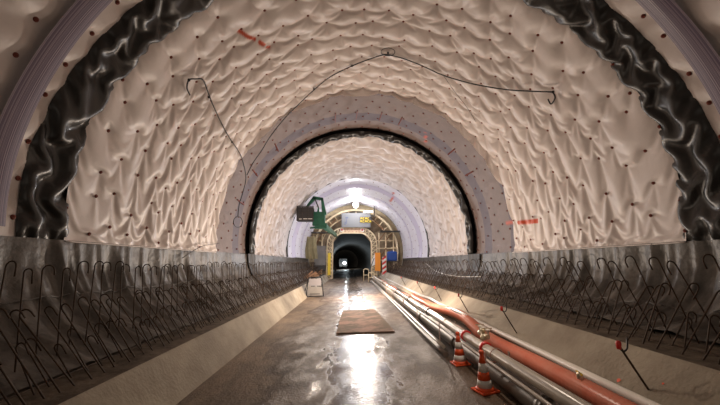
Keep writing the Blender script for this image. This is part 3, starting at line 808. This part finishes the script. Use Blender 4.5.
for x in (-.95, 1.15):
    q_ = G(x, oz1 + .32); MB().box((q_[0], -.5, q_[1]), (.34, .06, .4)).build('lintel_plate', M['white'], g)
    MB().lathe([(.001, -.08), (.09, -.08), (.1, 0), (.001, 0)], c=(q_[0], -.52, q_[1]), n=12, axis='Y').build('warning_lamp', M['red'], g)
# service decks and ties
for x, z, w in ((-3.4, 2.95, 2.4), (4.1, 3.1, 2.2)):
    q_ = G(x, z); MB().box((q_[0], -.6, q_[1]), (w, .9, .1)).build('deck', M['darksteel'], g)
for x in (-3.9, -3.0, 2.9, 3.6, 4.4):
    a = G(x, -1.6); b_ = G(x, 3.0); MB().bar((a[0], -.1, a[1]), (b_[0], -.1, b_[1]), .12).build('column', M['cream'], g)
for x0_, x1_, z in ((-4.1, -2.4, 1.2), (2.7, 4.9, 1.4), (2.7, 4.9, .2), (2.7, 5, 2.2), (-4.1, -2.4, .1)):
    a = G(x0_, z); b_ = G(x1_, z); MB().bar((a[0], -.15, a[1]), (b_[0], -.15, b_[1]), .1).build('brace', M['cream'], g)
for x0_, z0_, x1_, z1_ in ((2.9, .2, 3.6, 1.4), (3.6, 1.4, 4.4, .2), (2.9, 2.2, 3.6, 3.1), (-3.9, 1.2, -3, 2.9), (3.6, 2.2, 4.4, 3.1), (-2.6, 3.3, -1.6, 4.4), (2.4, 4.3, 3.4, 3.3)):
    a = G(x0_, z0_); b_ = G(x1_, z1_); MB().bar((a[0], -.2, a[1]), (b_[0], -.2, b_[1]), .08).build('diagonal', M['timber'], g)
# overhead panel with its lettering block
a = G(.5, 4.25)
sb = MB().box((a[0], -.75, a[1]), (3.0, .06, 1.5), bevel=.02).build('sign_panel', M['boardgrey'], g)
m_ = MB().box((a[0] + 1.0, -.80, a[1] + .02), (1.25, .02, .62)).build('lettering_plate', M['blackpaint'], sb)
m_ = MB()
for row, (n, x0_) in enumerate(((4, .1), (5, -.0))):
    for k in range(n):
        cx_ = a[0] + .52 + x0_ * .3 + k * .24; cz_ = a[1] + .17 - row * .30
        m_.box((cx_ - .065, -.815, cz_), (.045, .01, .21)).box((cx_ + .01, -.815, cz_ + .085), (.15, .01, .045)).box((cx_ + .01, -.815, cz_ - .085 * (1 if k % 2 else 0)), (.15, .01, .045))
        if k % 2 == 0: m_.box((cx_ + .07, -.815, cz_), (.045, .01, .21))
m_.build('lettering', M['yellow'], sb)
MB().box((a[0] - 1.0, -.79, a[1] - .12), (.10, .02, .5)).box((a[0] - .95, -.79, a[1] + .25), (.3, .02, .16)).box((a[0] - 1.12, -.79, a[1] - .35), (.1, .02, .3)).build('emblem', mat('blue_grey_mark', (.08, .1, .16), .5), sb)
# left grey cladding sheet, dark box, lamps
a = G(-3.15, .65); MB().box((a[0], -.5, a[1]), (1.15, .08, 1.95)).build('side_panel', M['greypanel'], g)
a = G(-3.15, -.62); MB().box((a[0], -.3, a[1]), (1.15, .5, .55), bevel=.03).build('tool_box', M['darksteel'], g)
a = G(-2.2, -.2); MB().bar((a[0], -.62, a[1] - 1.1), (a[0], -.62, a[1] + 1.1), .3, .1).build('edge_board', M['yellow'], g)
a = G(3.75, 4.9)
# flood lamp
fl = empty('flood_lamp', (.45, 33.4, EYE + 5.6), 'round dazzling floodlight hanging at the crown in front of the gantry', 'lamp')
MB().lathe([(.001, .1), (.26, .1), (.3, 0), (.3, -.02)], n=20, axis='Y').build('lamp_housing', M['darksteel'], fl)
MB().lathe([(.001, -.03), (.27, -.03), (.27, -.01), (.001, -.01)], n=20, axis='Y').build('lamp_lens', M['lamp'], fl)
MB().bar((0, .06, .3), (0, .3, -.3 + .55), .05).build('bracket', M['darksteel'], fl)
e = empty('tube_lamp', (1.75, 34.3, EYE + 5.05), 'short white tube lamp under the crown to the right of the floodlight', 'lamp')
MB().bar((-.45, 0, 0), (.45, 0, 0), .14).build('lamp_tube', mat('tube_white', (.9, .9, .9), .3, emit=((1, .97, .9), 4)), e)
MB().bar((.6, 0, -.4), (.6, 0, .55), .1).build('bracket', M['darksteel'], e)

# ------------------------------------------------------------------ things round the gantry foot
def prop(name, loc, label, cat): return empty(name, loc, label, cat)
e = prop('warning_board', (2.45, 33.5, roadz(2.45)), 'bright orange warning board with white wedge at the right of the portal', 'board')
MB().box((.15, 0, 1.55), (.55, .05, 1.75)).build('board', mat('signal_orange', (.9, .3, .015), .45), e)
bm2 = MB(); v = [bm2.bm.verts.new(p) for p in ((-.12, -.03, 2.35), (-.12, -.03, 1.25), (-.5, -.03, 1.1), (-.42, -.03, 1.7))]; f_ = bm2.bm.faces.new(v)
r_ = bmesh.ops.extrude_face_region(bm2.bm, geom=[f_]); bmesh.ops.translate(bm2.bm, vec=(0, .04, 0), verts=[x for x in r_['geom'] if isinstance(x, bmesh.types.BMVert)])
bm2.build('white_wedge', M['white'], e)
MB().bar((.15, .05, 0), (.15, .05, .75), .07).build('post', M['darksteel'], e)
MB().bar((-.62, 0, .8), (-.2, 0, 1.9), .07).build('strut', M['darksteel'], e)
e = prop('striped_beacon', (3.13, 32.5, zr - .4), 'red and white diagonally striped beacon board right of the orange board', 'sign')
MB().box((0, 0, .95), (.36, .05, 1.75)).build('board', M['white'], e)
m_ = MB()
for k in range(4):
    z = .35 + k * .45
    v = [m_.bm.verts.new((x, -.03, zz_)) for x, zz_ in ((-.18, z - .2), (.18, z + .05), (.18, z + .27), (-.18, z + .02))]; m_.bm.faces.new(v)
r_ = bmesh.ops.extrude_face_region(m_.bm, geom=m_.bm.faces[:]); bmesh.ops.translate(m_.bm, vec=(0, .01, 0), verts=[x for x in r_['geom'] if isinstance(x, bmesh.types.BMVert)])
m_.build('stripe', M['red'], e)
MB().bar((0, .04, 0), (0, .04, .2), .06).build('post', M['darksteel'], e)
e = prop('blue_tank', (3.95, 33.2, EYE + .1), 'blue plastic tank held against the gantry right of the striped beacon', 'tank')
MB().box((0, 0, .45), (.95, .7, .9), bevel=.1).build('tank_body', M['blue'], e)
MB().lathe([(.14, .9), (.14, .97), (.1, .98), (.001, .98)], n=14).build('lid', M['blue'], e)
MB().box((0, 0, -.05), (1.0, .7, .08)).bar((-.4, .2, -.05), (-.4, .2, -1.04), .07).bar((.4, .2, -.05), (.4, .2, -1.04), .07).build('support', M['darksteel'], e)
# olive tarpaulin hanging at left of gantry
n1, n2 = 22, 14; P = np.zeros((n1, n2, 3))
for i in range(n1):
    for j in range(n2):
        u = i / (n1 - 1); v = j / (n2 - 1)
        P[i, j] = (-4.55 + 1.15 * u + .25 * v, 32.9 + .07 * math.sin(u * 14) + .05 * math.sin(v * 5 + u * 6), EYE + 2.4 - 2.1 * v)
tag(link('tarpaulin', grid_mesh('tarp', P), M['olive'], None, True), 'olive tarpaulin hanging at the left shoulder of the gantry', 'tarpaulin')
# timber and scrap heaps on the ledges at the gantry foot
for k in range(16):
    x = random.uniform(-3.3, -2.7); y = random.uniform(24, 32.5); a = random.uniform(-.6, .6)
    tag(MB().bar((x - .3 * math.cos(a), y - .4 * math.sin(a), zl + .08 + .07 * (k % 3)), (x + .3 * math.cos(a), y + .4, zl + .1 + random.uniform(0, .6)), .1, .05).build('timber_plank', M['timber']),
        'brown timber offcut in the loose heap on the left ledge by the gantry', 'plank', 'timber offcuts by the gantry')
for k, (x, y, h) in enumerate(((1.3, 29.5, 1.0), (1.62, 27.5, .75))):
    e = empty('hose_rack', (x, y, roadz(x)), ['pale hoop frame at the far end of the pipe run', 'low pale hoop frame on the pipe run just this side of the taller one'][k], 'frame', 'hoop frames over the pipes')
    MB().tube([(-.22, 0, 0), (-.22, 0, h - .1), (-.14, 0, h), (.14, 0, h), (.22, 0, h - .1), (.22, 0, 0)], .03, 8).build('hoop', M['cream'], e)
    MB().bar((-.2, 0, h * .5), (.2, 0, h * .5), .04).build('crossbar', M['cream'], e)

# ------------------------------------------------------------------ green boom with work basket
b0 = Vector((-3.2, 32.0, 0))
BS = .74
e = empty('boom_lift', (-2.95, 23.3, EYE + 3.0), 'dark green folding boom carrying a work basket at the upper left of the gantry', 'machine')
e.scale = (BS, BS, BS)
def px(x, y, Yd=23.3):
    th_ = math.atan(59.5 / FPX); ps = math.atan(9 * math.cos(th_) / FPX)
    dx, dy, dz = x - 360, FPX, -(y - 202.5)
    yy = dy * math.cos(th_) - dz * math.sin(th_); z = dy * math.sin(th_) + dz * math.cos(th_)
    X = dx * math.cos(ps) + yy * math.sin(ps); Yv = -dx * math.sin(ps) + yy * math.cos(ps)
    return (Vector((X / Yv * Yd, Yd, z / Yv * Yd + EYE)) - e.location) / BS
def arm(a, b_, w0, w1, d=.3):
    a = px(*a); b_ = px(*b_); t = (b_ - a).normalized(); n = Vector((t.z, 0, -t.x)); m_ = MB()
    V = [m_.bm.verts.new(p) for p in (a + n * w0 / 2 - Vector((0, d / 2, 0)), a - n * w0 / 2 - Vector((0, d / 2, 0)), b_ - n * w1 / 2 - Vector((0, d / 2, 0)), b_ + n * w1 / 2 - Vector((0, d / 2, 0)))]
    f_ = m_.bm.faces.new(V); r_ = bmesh.ops.extrude_face_region(m_.bm, geom=[f_]); bmesh.ops.translate(m_.bm, vec=(0, d, 0), verts=[x for x in r_['geom'] if isinstance(x, bmesh.types.BMVert)])
    return m_
arm((305.5, 208.5), (315, 197.5), .14, .36).build('jib', M['green'], e)
arm((313, 197.8), (323, 199.2), .3, .22).build('upper_boom', M['green'], e)
arm((322, 198), (324.5, 215), .2, .42).build('main_boom', M['green'], e)
arm((315, 199), (319, 209), .08, .14, .2).build('cylinder', M['darksteel'], e)
arm((318.6, 208), (318, 219), .14, .3, .3).build('lower_boom', M['green'], e)
a = px(319, 219); MB().box(a, (1.15, .6, 1.3), bevel=.06).build('turret', M['green'], e)
a = px(321, 226); MB().box(a, (1.1, .5, .5)).bar(px(310, 228), px(326, 226), .14).build('turret_base', M['green'], e)
a_ = px(322, 224); MB().bar(a_, (a_.x + .6, 17.5, a_.z + .2), .45, .4).build('carrying_beam', M['green'], e)
a = px(306.5, 215); bx, bz = a.x, a.z
MB().box((bx, 0 - .5, bz - .62), (1.5, .9, .08)).build('basket_floor', M['cage'], e)
for s in (-.95, -.08): MB().box((bx, s, bz), (1.46, .04, 1.2)).build('basket_panel', M['cage'], e)
m_ = MB()
for x in (-.73, -.25, .25, .73): m_.bar((bx + x, -.98, bz - .65), (bx + x, -.98, bz + .68), .06)
m_.bar((bx - .75, -.98, bz + .66), (bx + .75, -.98, bz + .66), .06).bar((bx - .75, -.98, bz + .1), (bx + .75, -.98, bz + .1), .05).bar((bx - .75, -.98, bz - .62), (bx + .75, -.98, bz - .62), .07)
m_.build('basket_rail', M['darksteel'], e)
m_ = MB().box((bx + .25, -.99, bz - .48), (.8, .02, .06)).box((bx - .4, -.99, bz - .5), (.25, .02, .06)).build('reflector', M['white'], e)
a = px(305.3, 209); MB().box(a, (.4, .4, .35), bevel=.03).build('control_box', M['green'], e)
a = px(310.5, 209); MB().lathe([(.001, -.25), (.2, -.25), (.22, 0), (.16, .16), (.001, .2)], c=a, n=12).build('red_beacon', M['red'], e)

# ------------------------------------------------------------------ finished tunnel beyond the portal
def far_x(y): return CX - .0004 * (y - 38) ** 2
y_ = np.arange(36.3, 118, 1.0); th = np.linspace(-.55, PI + .55, 40); P = np.zeros((len(y_), 40, 3))
for i, y in enumerate(y_):
    rr = 4.35 - (.12 if int(y) % 6 == 0 else 0)
    P[i, :, 0] = far_x(y) + rr * np.cos(th); P[i, :, 1] = y; P[i, :, 2] = 1.1 + rr * .93 * np.sin(th) + .6
tag(link('wall_far', grid_mesh('wall_far', P), M['lining'], None, True), kind='structure')
tag(MB().box((-2, 118.2, 2), (14, .2, 12)).build('wall_back', M['lining']), kind='structure')
e = empty('work_lamp', (-1.5, 80, EYE - .2), 'cold white work lamp glaring far down the finished tunnel', 'lamp')
MB().lathe([(.001, -.03), (.3, -.03), (.3, .1), (.001, .12)], n=16, axis='Y').build('lamp_lens', M['lampfar'], e)
MB().bar((0, .1, -1.4), (0, .1, 0), .08).build('stand', M['darksteel'], e)
e = empty('tanker_truck', (-1.9, 84, 0), 'dim vehicle standing far down the finished tunnel behind the cold lamp', 'vehicle')
MB().box((0, 1.5, 1.5), (2.0, 3, 1.9), bevel=.15).build('cab', M['greypanel'], e)
MB().box((0, 0, 1.9), (1.7, .04, .8)).build('windscreen', M['blackpaint'], e)
for s in (-.75, .75): MB().lathe([(.4, -.15), (.42, 0), (.4, .15)], c=(s, .6, .42), n=16, axis='X').build('wheel', M['wire'], e)

# ------------------------------------------------------------------ light
def point(loc, power, col, r=0):
    l = bpy.data.lights.new('lamp_and_fill_light', 'POINT'); l.energy = power; l.color = col; l.shadow_soft_size = r
    o = bpy.data.objects.new('lamp_and_fill_light', l); COL.objects.link(o); o.location = loc; return o
WARM = (1, .82, .66); COOL = (.96, .96, 1.0)
point((.45, 33.0, EYE + 5.3), 300, COOL, .15)
point((.2, 23.6, EYE + .9), 330, COOL)  # unseen light added deep in the vault, no lamp stands here
point((.35, 16.6, EYE - .1), 640, WARM)  # unseen warm light added to rake the first sheet's folds
point((-.9, 27.5, EYE + .9), 120, COOL)  # unseen light added to brighten the floor before the gantry
point((1.7, 4.9, EYE + .1), 22, WARM)  # unseen fill added by the cones and right kerb
point((2.3, 10.6, EYE - .3), 110, WARM)  # unseen low fill added for the hoses and right kerb
point((-1.6, 11.6, EYE + .1), 130, WARM)  # unseen fill added to lift the left wall
point((.8, -1.5, EYE + 1.0), 28, WARM, .3)  # unseen frontal fill added behind the camera
point((-1.7, 79, EYE + .5), 160, (.8, .92, 1))
w = bpy.data.worlds.new('world'); S.world = w; w.use_nodes = True
w.node_tree.nodes['Background'].inputs[0].default_value = (1, .85, .7, 1); w.node_tree.nodes['Background'].inputs[1].default_value = .13

# ------------------------------------------------------------------ camera
cam = bpy.data.cameras.new('camera'); cam.sensor_width = 36; cam.lens = 36 * FPX / 720; cam.clip_start = .02; cam.clip_end = 300
co = bpy.data.objects.new('camera', cam); COL.objects.link(co); S.camera = co
th_ = math.atan(59.5 / FPX); ps = math.atan(9 * math.cos(th_) / FPX)
co.location = (0, 0, EYE); co.rotation_euler = (PI / 2 + th_, 0, -ps)
S.view_settings.view_transform = 'Standard'; S.view_settings.look = 'None'; S.view_settings.gamma = 1; S.view_settings.use_curve_mapping = False
S.view_settings.exposure = .35
